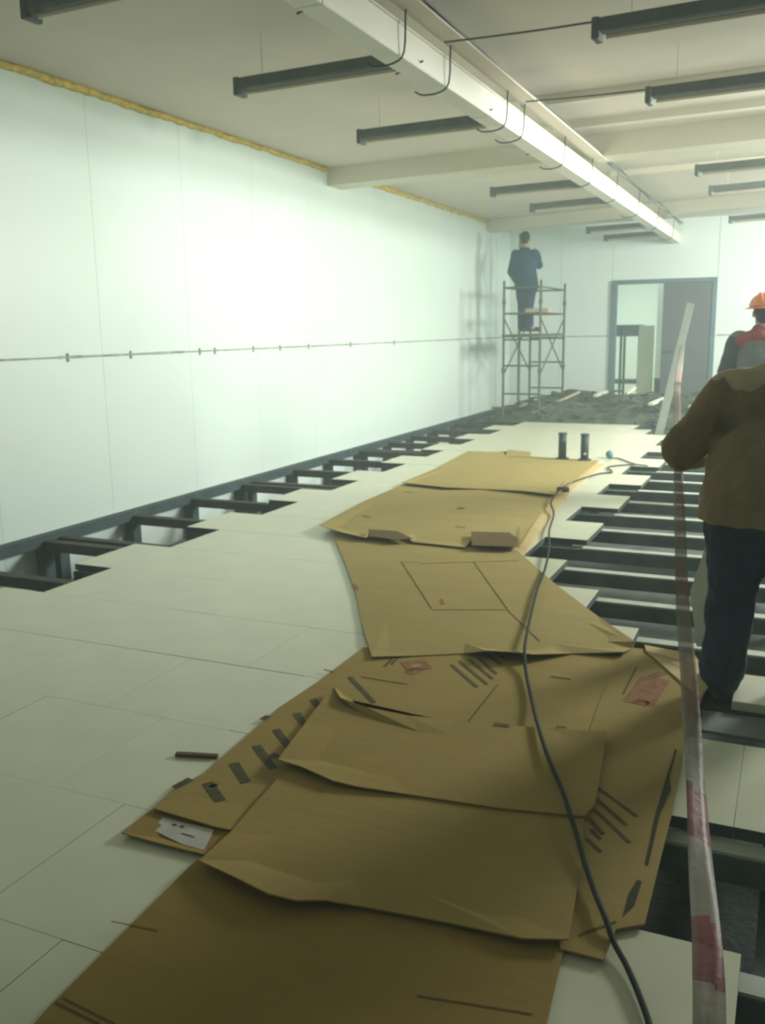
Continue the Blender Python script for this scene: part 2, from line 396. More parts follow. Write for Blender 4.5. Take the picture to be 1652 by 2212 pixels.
lamp(-3.53, 3.75, -2.33, 3.70, LW + 'at the top left picture edge')
lamp(-3.43, 5.46, -2.26, 5.40, LW + 'largest one, above the near wall')
lamp(-3.40, 7.24, -2.26, 7.16, LW + 'second complete one from the viewer')
lamp(-3.38, 10.78, -2.28, 10.66, LW + 'just behind the nearer beam')
lamp(-3.35, 12.42, -2.28, 12.20, LW + 'second behind the nearer beam')
lamp(-3.29, 15.70, -2.20, 15.44, LW + 'last but one before the far wall')
lamp(-3.29, 17.22, -2.20, 16.90, LW + 'last one before the far wall')
RW = 'unlit fluorescent lamp right of the white trunking, '
lamp(-1.10, 5.34, .1, 5.26, RW + 'nearest, at the top right', True)
lamp(-1.06, 6.95, .14, 6.87, RW + 'in front of the nearer beam', True)
lamp(-1.07, 10.38, .13, 10.22, RW + 'just behind the nearer beam')
lamp(-1.07, 11.98, .13, 11.75, RW + 'second behind the nearer beam')
lamp(-1.07, 15.35, .13, 15.05, RW + 'last one, above the orange helmet')

# ================================================================= CARDBOARD SHEETS
def sheet(name, label, px, z, m, lift=None, th=.005, inset=.14, cat='cardboard'):
    """px: photo positions of the outline, z: level of the sheet top, lift: {index: extra height of that outline point}"""
    lift = lift or {}
    P = [F(x, y, z + lift.get(i, 0)) for i, (x, y) in enumerate(px)]
    c = sum(P, Vector()) / len(P)
    bm = bmesh.new()
    def ring(dz):
        out = [bm.verts.new(p + Vector((0, 0, dz))) for p in P]
        inn = []
        for p in P:
            d = (c - p); d.z = 0; L = d.length
            q = p + d * min(.45, inset / max(L, .01)); inn.append(bm.verts.new((q.x, q.y, z + dz)))
        return out, inn
    ot, it = ring(0); ob, ib = ring(-th)
    n = len(P)
    for i in range(n):
        j = (i + 1) % n
        bm.faces.new((ot[i], ot[j], it[j], it[i])); bm.faces.new((ob[j], ob[i], ib[i], ib[j])); bm.faces.new((ot[j], ot[i], ob[i], ob[j]))
    bm.faces.new(it); bm.faces.new(ib[::-1])
    bmesh.ops.triangulate(bm, faces=[f for f in bm.faces if len(f.verts) > 4])
    return tag(obj(name, bm, m), label, cat, 'cardboard sheets covering the raised floor')
def marks(parent, name, strokes, z, m, label=None):
    """flat printed strokes: (x0,y0,x1,y1,width in metres)"""
    for x0, y0, x1, y1, w in strokes:
        bm = bmesh.new(); a, b = F(x0, y0, z), F(x1, y1, z); d = (b - a).normalized(); s = Vector((-d.y, d.x, 0)) * (w / 2)
        bm.faces.new([bm.verts.new(p) for p in (a - s, b - s, b + s, a + s)])
        o = obj(name, bm, m, parent)
        if label: o['label'] = label
def poly(parent, name, px, z, m, th=.0015, label=None):
    bm = bmesh.new(); top = [bm.verts.new(F(x, y, z)) for x, y in px]; bot = [bm.verts.new(v.co - Vector((0, 0, th))) for v in top]
    n = len(px); bm.faces.new(top); bm.faces.new(bot[::-1])
    for i in range(n): bm.faces.new((top[i], bot[i], bot[(i + 1) % n], top[(i + 1) % n]))
    bmesh.ops.triangulate(bm, faces=[f for f in bm.faces if len(f.verts) > 4])
    o = obj(name, bm, m, parent)
    if label: o['label'] = label
    return o

# pale sheet edge showing right of the middle sheets
sheet('cardboard_sheet', 'pale cardboard sheet peeping out right of the two far sheets', [(1060, 1150), (1180, 1045), (1280, 1000), (1305, 1003), (1232, 1062), (1150, 1170), (1128, 1205), (1060, 1195)], .010, M['cardedge'], inset=.03)
# farthest
s1 = sheet('cardboard_sheet', 'farthest cardboard sheet, with the two dark stub posts at its back edge',
      [(868, 1042), (940, 1012), (1012, 974), (1088, 977), (1092, 984), (1096, 971), (1146, 976), (1146, 986), (1294, 995), (1250, 1030), (1203, 1068), (1130, 1060), (1040, 1056), (960, 1052)], .030, M['cardb2'], {0: .02, 10: .03, 11: .02, 13: .02})
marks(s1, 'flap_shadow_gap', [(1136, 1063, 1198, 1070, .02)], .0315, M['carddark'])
# second
s2 = sheet('cardboard_sheet', 'second farthest cardboard sheet with two folded brown flaps along its near edge',
      [(690, 1134), (780, 1085), (875, 1044), (960, 1053), (1040, 1058), (1130, 1063), (1200, 1070), (1160, 1120), (1122, 1180), (1060, 1178), (1017, 1166), (1004, 1182), (890, 1170), (880, 1158), (798, 1146), (786, 1160), (740, 1150)],
      .022, M['cardb2'], {0: .035, 8: .025, 9: .028, 10: .025, 11: .01, 12: .01, 13: .02, 14: .03, 15: .03, 16: .035})
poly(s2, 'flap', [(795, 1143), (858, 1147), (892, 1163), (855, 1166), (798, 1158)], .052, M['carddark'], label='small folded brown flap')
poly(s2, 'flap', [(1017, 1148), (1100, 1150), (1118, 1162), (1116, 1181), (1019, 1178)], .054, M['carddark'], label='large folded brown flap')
marks(s2, 'hand_hole', [(874, 1062, 895, 1064, .03), (783, 1114, 799, 1118, .03), (984, 1137, 1004, 1140, .03), (990, 1100, 1000, 1096, .05)], .0232, M['carddark'])
# third, big diamond
s3 = sheet('cardboard_sheet', 'large olive cardboard sheet in the middle with a creased box outline',
      [(722, 1160), (860, 1163), (1000, 1180), (1118, 1190), (1200, 1262), (1290, 1330), (1372, 1386), (1366, 1400), (1345, 1408), (1240, 1411), (1150, 1413), (1100, 1407), (1050, 1405), (1000, 1411), (900, 1416), (803, 1418), (782, 1350), (768, 1280), (745, 1215)],
      .016, M['cardb2'], {6: .02, 8: .02, 10: .03, 11: .045, 12: .04, 15: .01})
marks(s3, 'crease', [(866, 1213, 900, 1265, .008), (900, 1265, 932, 1315, .008), (932, 1317, 1095, 1317, .008), (1022, 1213, 1095, 1315, .008), (1095, 1317, 1165, 1385, .008),
                     (905, 1217, 1120, 1211, .010), (866, 1214, 905, 1214, .006)], .0172, M['carddark'])
marks(s3, 'printed_mark', [(766, 1262, 772, 1275, .02), (953, 1294, 956, 1306, .02)], .0172, M['redink'], 'small red stamp spot')
# wide printed sheet under everything in the front
s4 = sheet('cardboard_sheet', 'wide printed cardboard sheet running under the middle ones, red logo below the big sheet',
      [(785, 1398), (900, 1405), (1100, 1400), (1300, 1395), (1345, 1400), (1320, 1490), (1312, 1580), (1190, 1640), (900, 1690), (720, 1740), (600, 1812), (465, 1785), (330, 1745), (372, 1705), (440, 1670), (520, 1600), (600, 1530), (690, 1470)],
      .011, M['cardb'], {11: .006, 12: .008})
marks(s4, 'printed_mark', [(872, 1440, 925, 1434, .12), (885, 1446, 905, 1452, .08)], .0125, M['redink'], 'red printed logo block')
marks(s4, 'logo_gap', [(890, 1440, 908, 1436, .03)], .0130, M['cardb2'])
marks(s4, 'printed_bar', [(975, 1436, 1030, 1484, .016), (992, 1428, 1052, 1478, .016), (1012, 1424, 1064, 1466, .016), (1032, 1420, 1072, 1456, .016), (1052, 1414, 1082, 1436, .016), (1070, 1408, 1088, 1422, .014)], .0125, M['ink'], 'dark slanted print bar')
marks(s4, 'printed_letter', [(755, 1462, 808, 1518, .022), (675, 1510, 705, 1545, .03), (640, 1540, 668, 1580, .03), (655, 1580, 672, 1570, .02), (596, 1575, 630, 1622, .03), (553, 1610, 590, 1660, .032), (586, 1628, 612, 1640, .026), (570, 1640, 592, 1632, .02),
                               (505, 1648, 532, 1690, .034), (448, 1690, 476, 1730, .036), (452, 1700, 470, 1694, .02), (375, 1702, 412, 1682, .03), (565, 1555, 580, 1546, .03), (700, 1446, 720, 1452, .012), (845, 1435, 860, 1420, .012), (830, 1440, 846, 1424, .012)], .0125, M['ink'], 'large cut off black print stroke')
marks(s4, 'crease', [(1010, 1560, 1075, 1478, .006), (1085, 1420, 1120, 1380, .006), (780, 1462, 880, 1478, .008)], .0123, M['carddark'])
marks(s4, 'hand_hole', [(1190, 1461, 1233, 1467, .018)], .0123, M['carddark'])
# right printed sheet
s5 = sheet('cardboard_sheet', 'printed cardboard sheet at the right edge of the path, torn along a dark slit',
      [(1352, 1398), (1420, 1404), (1498, 1425), (1512, 1450), (1530, 1478), (1500, 1545), (1478, 1610), (1450, 1760), (1420, 1880), (1392, 1995), (1330, 2006), (1303, 2072), (1210, 2048), (1180, 1900), (1230, 1700), (1300, 1500)],
      .014, M['cardb'], {2: .004, 3: .004, 4: .005, 5: .004})
poly(s5, 'edge_fold', [(1392, 1393), (1500, 1413), (1520, 1445), (1532, 1480), (1512, 1508), (1508, 1460), (1492, 1432), (1396, 1406)], .0225, M['cardedge'], label='pale bent edge')
marks(s5, 'printed_mark', [(1378, 1520, 1415, 1465, .12), (1372, 1512, 1400, 1522, .05), (1405, 1462, 1432, 1452, .04)], .0155, M['redink'], 'red printed logo block')
marks(s5, 'printed_bar', [(1292, 1702, 1375, 1763, .012), (1288, 1725, 1352, 1782, .014), (1283, 1748, 1360, 1820, .012), (1270, 1765, 1302, 1802, .014), (1268, 1812, 1298, 1840, .012), (1275, 1790, 1296, 1812, .012)], .0155, M['ink'], 'dark slanted print bar')
poly(s5, 'tear_slit', [(1458, 1618), (1462, 1620), (1446, 1676), (1449, 1705), (1424, 1762), (1400, 1868), (1393, 1867), (1413, 1768), (1434, 1695), (1441, 1672)], .0156, M['slit'])
poly(s5, 'tear_slit', [(1376, 1900), (1386, 1904), (1370, 1955), (1345, 1980), (1358, 1930)], .0156, M['slit'])
marks(s5, 'crease', [(1345, 1500, 1375, 1440, .008), (1250, 2020, 1330, 1990, .008), (1420, 1406, 1500, 1428, .008)], .0153, M['carddark'])
# label sheet sticking out on the left
s6 = sheet('cardboard_sheet', 'narrow cardboard sheet sticking out left with a torn white paper label',
      [(262, 1798), (328, 1748), (420, 1770), (520, 1800), (640, 1840), (600, 1890), (445, 1846), (340, 1820)], .0055, M['cardb3'], {0: .012, 6: .008, 7: .008})
poly(s6, 'paper_label', [(352, 1765), (398, 1778), (462, 1792), (440, 1836), (396, 1824), (362, 1808), (330, 1792)], .0085, M['paper'], label='torn white paper label')
marks(s6, 'label_print', [(372, 1780, 382, 1783, .01), (388, 1784, 398, 1787, .01), (392, 1800, 420, 1808, .006)], .0092, M['ink'])
# upper overlay
s8 = sheet('cardboard_sheet', 'long brown cardboard sheet in front, between the two bowed dark edges',
      [(655, 1622), (900, 1600), (1200, 1700), (1262, 1755), (1258, 1850), (1228, 2028), (1130, 2026), (960, 1990), (800, 1960), (700, 1943), (640, 1944), (580, 1930), (500, 1890), (430, 1858), (500, 1795), (560, 1725)],
      .024, M['cardb'], {9: .012, 10: .02, 11: .025, 12: .022, 13: .012, 6: .008, 5: .008})
s7 = sheet('cardboard_sheet', 'squarish brown cardboard sheet crossed by the cable, its right edge along the printed bars',
      [(720, 1482), (735, 1507), (790, 1527), (880, 1545), (980, 1556), (1068, 1565), (1180, 1572), (1310, 1580), (1298, 1660), (1285, 1735), (1262, 1762), (1238, 1760), (1080, 1745), (900, 1718), (770, 1698), (720, 1686), (650, 1655), (600, 1640), (660, 1560)],
      .031, M['cardb'], {0: .008, 1: .022, 2: .02, 3: .01, 7: .01, 14: .008, 15: .014, 16: .018, 17: .015})
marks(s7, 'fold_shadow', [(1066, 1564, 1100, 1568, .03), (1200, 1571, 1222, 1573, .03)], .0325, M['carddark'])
s9 = sheet('cardboard_sheet', 'dark brown cardboard sheet filling the bottom of the picture',
      [(425, 1856), (640, 1900), (1000, 1960), (1225, 2030), (1215, 2060), (1180, 2212), (1150, 2400), (700, 2600), (-150, 2480), (30, 2262), (100, 2180), (250, 2030)], .010, M['cardb3'], {})
marks(s9, 'crease', [(120, 2165, 215, 2212, .006), (135, 2155, 250, 2212, .005), (240, 1990, 340, 2010, .004), (900, 2150, 1150, 2190, .005)], .0113, M['carddark'])
# small dark scrap
sc = tag(obj('cardboard_scrap', bar(bmesh.new(), F(380, 1629, .006), F(470, 1634, .006), .02, .012), M['carddark']), 'short dark strip lying on the white tiles left of the cardboard path', 'strip')

# ================================================================= CABLE ON THE FLOOR
cp = [F(1398, 1006, .02), F(1370, 1002, .012), F(1335, 990, .012), F(1316, 990, .02)]
cp2 = [(1372, 1003, .012), (1330, 1006, .012), (1312, 1010, .012), (1322, 1020, .012), (1290, 1024, .012), (1235, 1042, .03), (1208, 1060, .05), (1190, 1085, .05), (1196, 1110, .03), (1186, 1145, .03),
       (1186, 1180, .03), (1178, 1225, .03), (1160, 1275, .034), (1146, 1330, .034), (1136, 1380, .045), (1133, 1410, .05), (1136, 1450, .03), (1148, 1510, .03), (1160, 1560, .045), (1185, 1640, .05),
       (1215, 1710, .05), (1232, 1762, .05), (1246, 1805, .045), (1262, 1862, .04), (1285, 1930, .034), (1308, 1985, .034), (1325, 2035, .02), (1352, 2085, .014), (1380, 2150, .012), (1405, 2225, .012), (1420, 2320, .012)]
ct = tag(empty('extension_cable', F(1316, 990, 0)), 'dark cable running the length of the cardboard path from a small plug', 'cable')
off = ct.location
obj('cord', tube(bmesh.new(), [p - off for p in smooth_path([F(*q) for q in cp2], 5)], .0078, 7), M['cable'], ct, True)
obj('loose_end', tube(bmesh.new(), [p - off for p in smooth_path(cp, 5)], .0075, 7), M['cable'], ct, True)
bm = bmesh.new(); bmesh.ops.create_uvsphere(bm, u_segments=12, v_segments=8, radius=.045); bmesh.ops.translate(bm, verts=bm.verts[:], vec=(0, 0, .045))
obj('plug', bm, M['blue'], ct, True)
pg = F(1214, 1058, .05) - off
bm = bmesh.new(); tube(bm, [pg + Vector((-.04, -.02, 0)), pg + Vector((.05, .03, 0))], .026, 8); obj('coupling', bm, M['cable'], ct, True)

# ================================================================= STUB POSTS
def stub(px, py, label, spot):
    p = F(px, py, .03); p.z = .03
    t = tag(empty('stub_post', p), label, 'post', 'dark stub posts on the cardboard')
    bm = bmesh.new(); tube(bm, [(0, 0, 0), (0, 0, .285)], .045, 14); obj('pipe', bm, M['steel'], t, True)
    bm = bmesh.new(); tube(bm, [(0, 0, .272), (0, 0, .295)], .049, 14); obj('collar', bm, M['steel'], t)
    bm = bmesh.new(); tube(bm, [(0, 0, 0), (0, 0, .012)], .075, 14); obj('base_plate', bm, M['steel'], t)
    if spot:
        bm = bmesh.new(); bmesh.ops.create_uvsphere(bm, u_segments=8, v_segments=6, radius=.016); bmesh.ops.translate(bm, verts=bm.verts[:], vec=(.01, -.045, .075)); obj('bolt', bm, M['galv'], t)
stub(1214, 991, 'left one of two dark stub posts standing at the far cardboard edge', False)
stub(1262, 994, 'right one of two dark stub posts, with a pale bolt low on its side', True)

# ================================================================= LEANING BOARDS
def slab(name, label, cat, pts, th, m, d=(0, 1, 0)):
    t = tag(empty(name, pts[0]), label, cat); bm = bmesh.new(); d = Vector(d) * th
    a = [bm.verts.new(p - pts[0]) for p in pts]; b = [bm.verts.new(p - pts[0] + d) for p in pts]; n = len(pts)
    bm.faces.new(a); bm.faces.new(b[::-1])
    for i in range(n): bm.faces.new((a[i], b[i], b[(i + 1) % n], a[(i + 1) % n]))
    obj('slab', bm, m, t); return t
pb0 = F(1414, 938); pb1 = F(1432, 938)
tt = slab('leaning_plank', 'tall grey white plank leaning in front of the dark door leaf', 'plank', [pb0, pb1, G(1499, 657, 14.6), G(1484, 653, 14.6)], .03, M['greyboard'])
slab('leaning_tile', 'pale tile standing on edge against the bending worker', 'tile', [G(1504, 1396, 4.36), G(1573, 1404, 4.36), G(1573, 1280, 4.42), G(1556, 1150, 4.48), G(1535, 1149, 4.48), G(1490, 1277, 4.42)], .03, M['board'])

# ================================================================= SCAFFOLD
sf = tag(empty('scaffold_tower', (-4.14, 15.6, -.04)), 'tubular scaffold tower with a worker on its platform in the far corner', 'scaffold')
SX = (-4.44, -3.83); SYN, SYF = 14.8, 16.45
def sp(name, pts, r, m='scaf'):
    return obj(name, tube(bmesh.new(), [Vector(p) - sf.location for p in pts], r, 8), M[m], sf)
for Y in (SYN, SYF):
    for X in SX:
        sp('upright', [(X, Y, -.04), (X, Y, 2.24)], .021)
        sp('foot', [(X, Y, -.04), (X, Y, .0)], .045)
        sp('coupler', [(X, Y, 1.86), (X, Y, 1.94)], .032)
        sp('coupler', [(X, Y, .76), (X, Y, .84)], .032)
    for z in (.42, .88, 1.30, 1.72, 2.13):
        sp('rung', [(SX[0], Y, z), (SX[1], Y, z)], .015)
for X in SX:
    sp('diagonal_brace', [(X, SYN, 1.65), (X, SYF, .72)], .012); sp('diagonal_brace', [(X, SYN, .72), (X, SYF, 1.65)], .012)
    sp('guard_rail', [(X, SYN, 2.13), (X, SYF, 2.13)], .014); sp('guard_rail', [(X, SYN, 1.72), (X, SYF, 1.72)], .012)
for i in range(3):
    x0 = -4.46 + i * .215
    obj('deck_board', B(x0 + .32 - .0, x0 + .205 + .32, -.85, .9, 1.345 + .04, 1.385 + .04), M['scaf'], sf).location = (0 - .32, 0, 0)
for o in [c for c in sf.children if c.name.startswith('deck_board')]:
    o.location = (4.14 - .32, 0, 0)
tag(obj('plank_rest', skewbox(-4.15, -3.76, 15.02, 15.0, .24, 1.735, 1.80), M['pale_wood']), 'short pale plank laid across the scaffold beside the worker\'s knees', 'plank')
tag(obj('corner_batten', B(-4.63, -4.585, 16.30, 16.34, -.03, 3.12), M['greyboard']), 'thin grey batten standing upright in the corner behind the scaffold worker', 'batten')

# ================================================================= RUBBISH AT THE FAR END
bm = bmesh.new(); nx, ny = 46, 18; grid = []
from mathutils import noise
for j in range(ny):
    r = []
    for i in range(nx):
        x = -4.9 + i * 4.6 / (nx - 1); yy = 14.48 + j * 3.0 / (ny - 1)
        e = min(1, i / 9, (nx - 1 - i) / 5)
        hgt = (.36 * max(0, min(1, (yy - 14.48) / .75))) * e * (.75 + .5 * noise.noise(Vector((x * 1.2, yy * 1.3, 0)))) + .05 * e * noise.noise(Vector((x * 5, yy * 5, 3)))
        r.append(bm.verts.new((x, yy, -.03 + max(-.01, hgt))))
    grid.append(r)
for a, b in zip(grid, grid[1:]):
    for k in range(nx - 1): bm.faces.new((a[k], a[k + 1], b[k + 1], b[k]))
for i in range(230):
    x = random.uniform(-4.7, -.9); yy = random.uniform(14.5, 17.2); z = min(1, (x + 4.9) / .9) * (.30 * max(0, min(1, (yy - 14.48) / .75))) + random.uniform(-.02, .04)
    a = random.uniform(0, math.pi); L = random.uniform(.05, .25); d = Vector((math.cos(a), math.sin(a), random.uniform(-.2, .2))) * L
    bar(bm, Vector((x, yy, z)) - d / 2, Vector((x, yy, z)) + d / 2, random.uniform(.02, .09), random.uniform(.01, .04))
tag(obj('rubbish_heap', bm, M['debris']), 'low dark green grey heap of building rubbish in front of the doorway', 'rubbish', kind='stuff')
def stick(name, label, a, b, w, h, m): tag(obj(name, bar(bmesh.new(), a, b, w, h), m), label, 'stick')
stick('timber_strip', 'long pinkish timber strip slanting over the rubbish heap', F(1150, 893, .10), G(1252, 846, 15.6), .05, .03, M['pale_wood'])
stick('timber_strip', 'reddish brown timber lying flat at the front left of the rubbish heap', F(1064, 881, .09), F(1212, 884, .16), .05, .04, M['wood'])
stick('white_batten', 'short white batten propped on the rubbish below the cream panel', G(1352, 851, 15.9), G(1371, 837, 16.1), .06, .04, M['board'])
stick('white_batten', 'white batten lying on the rubbish in front of the dark door leaf', F(1405, 873, .30), F(1436, 860, .32), .07, .04, M['board'])
stick('white_batten', 'small pale batten at the left end of the door threshold', F(1285, 855, .36), F(1310, 846, .37), .06, .04, M['board'])
tag(obj('white_crumb', bar(bmesh.new(), F(1497, 882, .22), F(1511, 878, .22), .14, .09), M['board']), 'small white lump on the rubbish beside the bending worker\'s shoulder', 'lump')

# ================================================================= PEOPLE
def ell(bm, c, r, rot=None, seg=14):
    q = bmesh.ops.create_uvsphere(bm, u_segments=seg, v_segments=max(8, seg // 2 + 2), radius=1)
    for v in q['verts']:
        p = Vector((v.co.x * r[0], v.co.y * r[1], v.co.z * r[2]))
        if rot: p = rot @ p
        v.co = Vector(c) + p
def limb(bm, pts, rr, n=14):
    """tapered closed limb"""
    for p, r in zip(pts, rr): ell(bm, p, (r, r, r), seg=n)
    tube(bm, pts, rr, n)
def loft(bm, secs, n=20):
    """closed body from elliptical sections (centre, rx, ry)"""
    rings = []
    for c, rx, ry in secs:
        rings.append([bm.verts.new(Vector(c) + Vector((rx * math.cos(2 * math.pi * k / n), ry * math.sin(2 * math.pi * k / n), 0))) for k in range(n)])
    for a, b in zip(rings, rings[1:]):
        for k in range(n): bm.faces.new((a[k], a[(k + 1) % n], b[(k + 1) % n], b[k]))
    bm.faces.new(rings[0][::-1]); bm.faces.new(rings[-1])
def fuse(o, vox, sm=6, disp=0, dscale=.12):
    r = o.modifiers.new('fuse', 'REMESH'); r.mode = 'VOXEL'; r.voxel_size = vox; r.use_smooth_shade = True
    s = o.modifiers.new('soften', 'SMOOTH'); s.iterations = sm; s.factor = .5
    if disp:
        t = bpy.data.textures.new('folds', 'CLOUDS'); t.noise_scale = dscale
        d = o.modifiers.new('folds', 'DISPLACE'); d.texture = t; d.strength = disp; d.mid_level = .5
def hand(bm, wrist, fwd, side, up, s=1.0, curl=.6):
    """palm, four unequal fingers and a thumb; fwd = towards the fingers, side = towards the thumb"""
    fwd, side = Vector(fwd).normalized(), Vector(side).normalized(); up = Vector(up).normalized()
    rot = Matrix((side, fwd, up)).transposed()
    ell(bm, Vector(wrist) + fwd * .05 * s, (.042 * s, .056 * s, .017 * s), rot)
    for i, (o, L) in enumerate(((.030, .072), (.010, .080), (-.010, .075), (-.029, .058))):
        p = Vector(wrist) + fwd * .092 * s + side * o * s; d = fwd.copy(); pts = [p - fwd * .02 * s, p]
        for q in range(3):
            d = (d - up * curl * .5).normalized(); p = p + d * L * s * (.45, .32, .23)[q]; pts.append(p)
        limb(bm, pts, [.0095 * s, .0095 * s, .009 * s, .0085 * s, .0075 * s], 8)
    p = Vector(wrist) + fwd * .03 * s + side * .03 * s; d = (fwd * .7 + side * .7 - up * .15).normalized()
    limb(bm, [p, p + d * .035 * s, p + (d + fwd * .4).normalized() * .062 * s], [.013 * s, .011 * s, .009 * s], 8)
def head(bm, c, R, s=1.0):
    """face towards local -Y of R"""
    def L(x, y, z): return Vector(c) + R @ Vector((x * s, y * s, z * s))
    ell(bm, L(0, .012, .02), (.075 * s, .095 * s, .10 * s), R, 20)      # skull
    ell(bm, L(0, -.03, -.055), (.056 * s, .062 * s, .065 * s), R, 16)   # jaw
    ell(bm, L(0, -.098, -.015), (.014 * s, .022 * s, .026 * s), R, 8)   # nose
    ell(bm, L(0, -.088, -.060), (.026 * s, .012 * s, .010 * s), R, 8)   # mouth
    ell(bm, L(0, -.075, -.098), (.022 * s, .018 * s, .018 * s), R, 8)   # chin
    for sx in (-1, 1):
        ell(bm, L(sx * .077, .005, -.005), (.010 * s, .020 * s, .032 * s), R, 10)  # ear
        ell(bm, L(sx * .030, -.080, .012), (.013 * s, .010 * s, .010 * s), R, 8)   # eye
def shoe(bm, ankle, fwd, L=.28, ground=0):
    a = Vector(ankle); f = Vector(fwd).normalized(); rot = Matrix((Vector((f.y, -f.x, 0)), f, Vector((0, 0, 1)))).transposed()
    ell(bm, Vector((a.x, a.y, ground + .05)), (.052, .075, .05), rot, 12)
    ell(bm, Vector((a.x, a.y, ground + .042)) + f * .12, (.050, .10, .036), rot, 12)
    ell(bm, Vector((a.x, a.y, ground + .10)), (.045, .05, .06), rot, 12)
    bar(bm, Vector((a.x, a.y, ground + .012)) - f * .07, Vector((a.x, a.y, ground + .012)) + f * .21, .088, .022)

def person(label, root, J, cl, vox=.012, group=None, helmet=False, scale=1., girth=1., jacket_hem=None, noise_d=.02):
    """J: joints in world space; cl: clothing materials"""
    t = tag(empty('person', root), label, 'person', group); o0 = Vector(root)
    J = {k: (Vector(v) - o0) for k, v in J.items()}
    g = girth; R = J_rot = cl.get('headrot', Matrix.Identity(3))
    # body: one continuous figure
    bm = bmesh.new(); head(bm, J['head'], R, scale * 1.03)
    limb(bm, [J['neck'], J['head'] + R @ Vector((0, .01, -.05))], [.062, .055])
    mid = (J['hip'] + J['chest']) / 2
    loft(bm, [(J['hip'] - Vector((0, 0, .1)), .13 * g, .10 * g), (J['hip'], .155 * g, .115 * g), (mid, .135 * g, .10 * g), (J['chest'], .165 * g, .115 * g), (J['neck'] - Vector((0, 0, .06)), .12 * g, .085 * g), (J['neck'], .055, .055)])
    for s in 'lr':
        limb(bm, [J['sh' + s], J['el' + s], J['wr' + s]], [.052, .041, .029])
        limb(bm, [J['hp' + s], J['kn' + s], J['an' + s]], [.085 * g, .058, .040])
        ell(bm, J['an' + s] + Vector((0, 0, -.03)) + Vector(cl['foot' + s]).normalized() * .06, (.04, .10, .03))
        fw = (J['wr' + s] - J['el' + s]).normalized(); sd = Vector(cl.get('thumb' + s, (0, 0, 1))); sd = (sd - fw * sd.dot(fw)).normalized()
        hand(bm, J['wr' + s], fw, sd, fw.cross(sd) if s == 'l' else sd.cross(fw), .95, .7)
    b = obj('body', bm, M['skin'], t, True); fuse(b, min(vox, .008), 3)
    # trousers
    bm = bmesh.new()
    loft(bm, [(J['hip'] - Vector((0, 0, .12)), .15 * g, .125 * g), (J['hip'] - Vector((0, 0, .03)), .175 * g, .135 * g), (J['hip'] + Vector((0, 0, .10)), .16 * g, .12 * g)])
    for s in 'lr':
        k2 = (J['kn' + s] + J['an' + s]) / 2
        limb(bm, [J['hp' + s], (J['hp' + s] + J['kn' + s]) / 2, J['kn' + s], k2, J['an' + s] + Vector((0, 0, .02))], [.108 * g, .094 * g, .080 * g, .074 * g, .074 * g])
    b = obj('trousers', bm, cl['trousers'], t, True); fuse(b, vox, 5, noise_d, .10)
    # jacket
    bm = bmesh.new(); hem = jacket_hem if jacket_hem is not None else .06
    loft(bm, [(J['hip'] - Vector((0, 0, hem)), .212 * g, .168 * g), (J['hip'] + Vector((0, 0, .06)), .195 * g, .155 * g), (mid + Vector((0, 0, .03)), .175 * g, .14 * g), (J['chest'], .20 * g, .145 * g),
              (J['neck'] - Vector((0, 0, .09)), .185 * g, .12 * g), (J['neck'] - Vector((0, 0, .03)), .10 * g, .085), (J['neck'] + Vector((0, 0, .02)), .075, .07)])
    for s in 'lr':
        m1 = (J['sh' + s] + J['el' + s]) / 2; m2 = J['el' + s] * .15 + J['wr' + s] * .85
        limb(bm, [J['sh' + s], m1, J['el' + s], (J['el' + s] + m2) / 2, m2], [.090 * g, .080 * g, .068 * g, .060, .050])
    for c_, r_ in cl.get('extra', []): ell(bm, Vector(c_) - o0, r_, seg=20)
    b = obj('jacket', bm, cl['jacket'], t, True); fuse(b, vox, 6, noise_d * 1.2, .11)
    if 'yoke' in cl:  # shoulder cover; on the brown jacket its pale colour paints light from above
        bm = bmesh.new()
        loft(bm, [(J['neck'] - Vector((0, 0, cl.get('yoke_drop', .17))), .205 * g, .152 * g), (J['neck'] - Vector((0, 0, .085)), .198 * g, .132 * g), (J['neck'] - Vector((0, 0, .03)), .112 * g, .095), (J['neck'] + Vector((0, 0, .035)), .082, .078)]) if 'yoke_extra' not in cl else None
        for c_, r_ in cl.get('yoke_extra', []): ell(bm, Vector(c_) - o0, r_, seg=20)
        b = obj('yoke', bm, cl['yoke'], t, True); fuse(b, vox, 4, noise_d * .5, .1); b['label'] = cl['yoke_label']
    if 'sleeve' in cl:
        bm = bmesh.new()
        for s in 'lr':
            m1 = (J['sh' + s] + J['el' + s]) / 2; m2 = J['el' + s] * .15 + J['wr' + s] * .85
            limb(bm, [J['sh' + s] + (m1 - J['sh' + s]) * .1, m1, J['el' + s], (J['el' + s] + m2) / 2, m2], [.098 * g, .090 * g, .076 * g, .067, .056])
        b = obj('sleeves', bm, cl['sleeve'], t, True); fuse(b, vox, 4, noise_d, .1); b['label'] = cl['sleeve_label']
    for s in 'lr':
        bm = bmesh.new(); shoe(bm, J['an' + s], cl['foot' + s], ground=J['an' + s].z - .09)
        b = obj('shoe', bm, M['shoe'], t, True); fuse(b, .009, 3)
    # hair / cap
    bm = bmesh.new(); Lh = lambda x, y, z: J['head'] + R @ Vector((x, y, z))
    ell(bm, Lh(0, .024, .036), (.083, .099, .098), R, 20); ell(bm, Lh(0, .055, -.03), (.066, .055, .06), R, 14)
    b = obj('hair', bm, cl.get('hair', M['hair']), t, True); fuse(b, .008, 3)
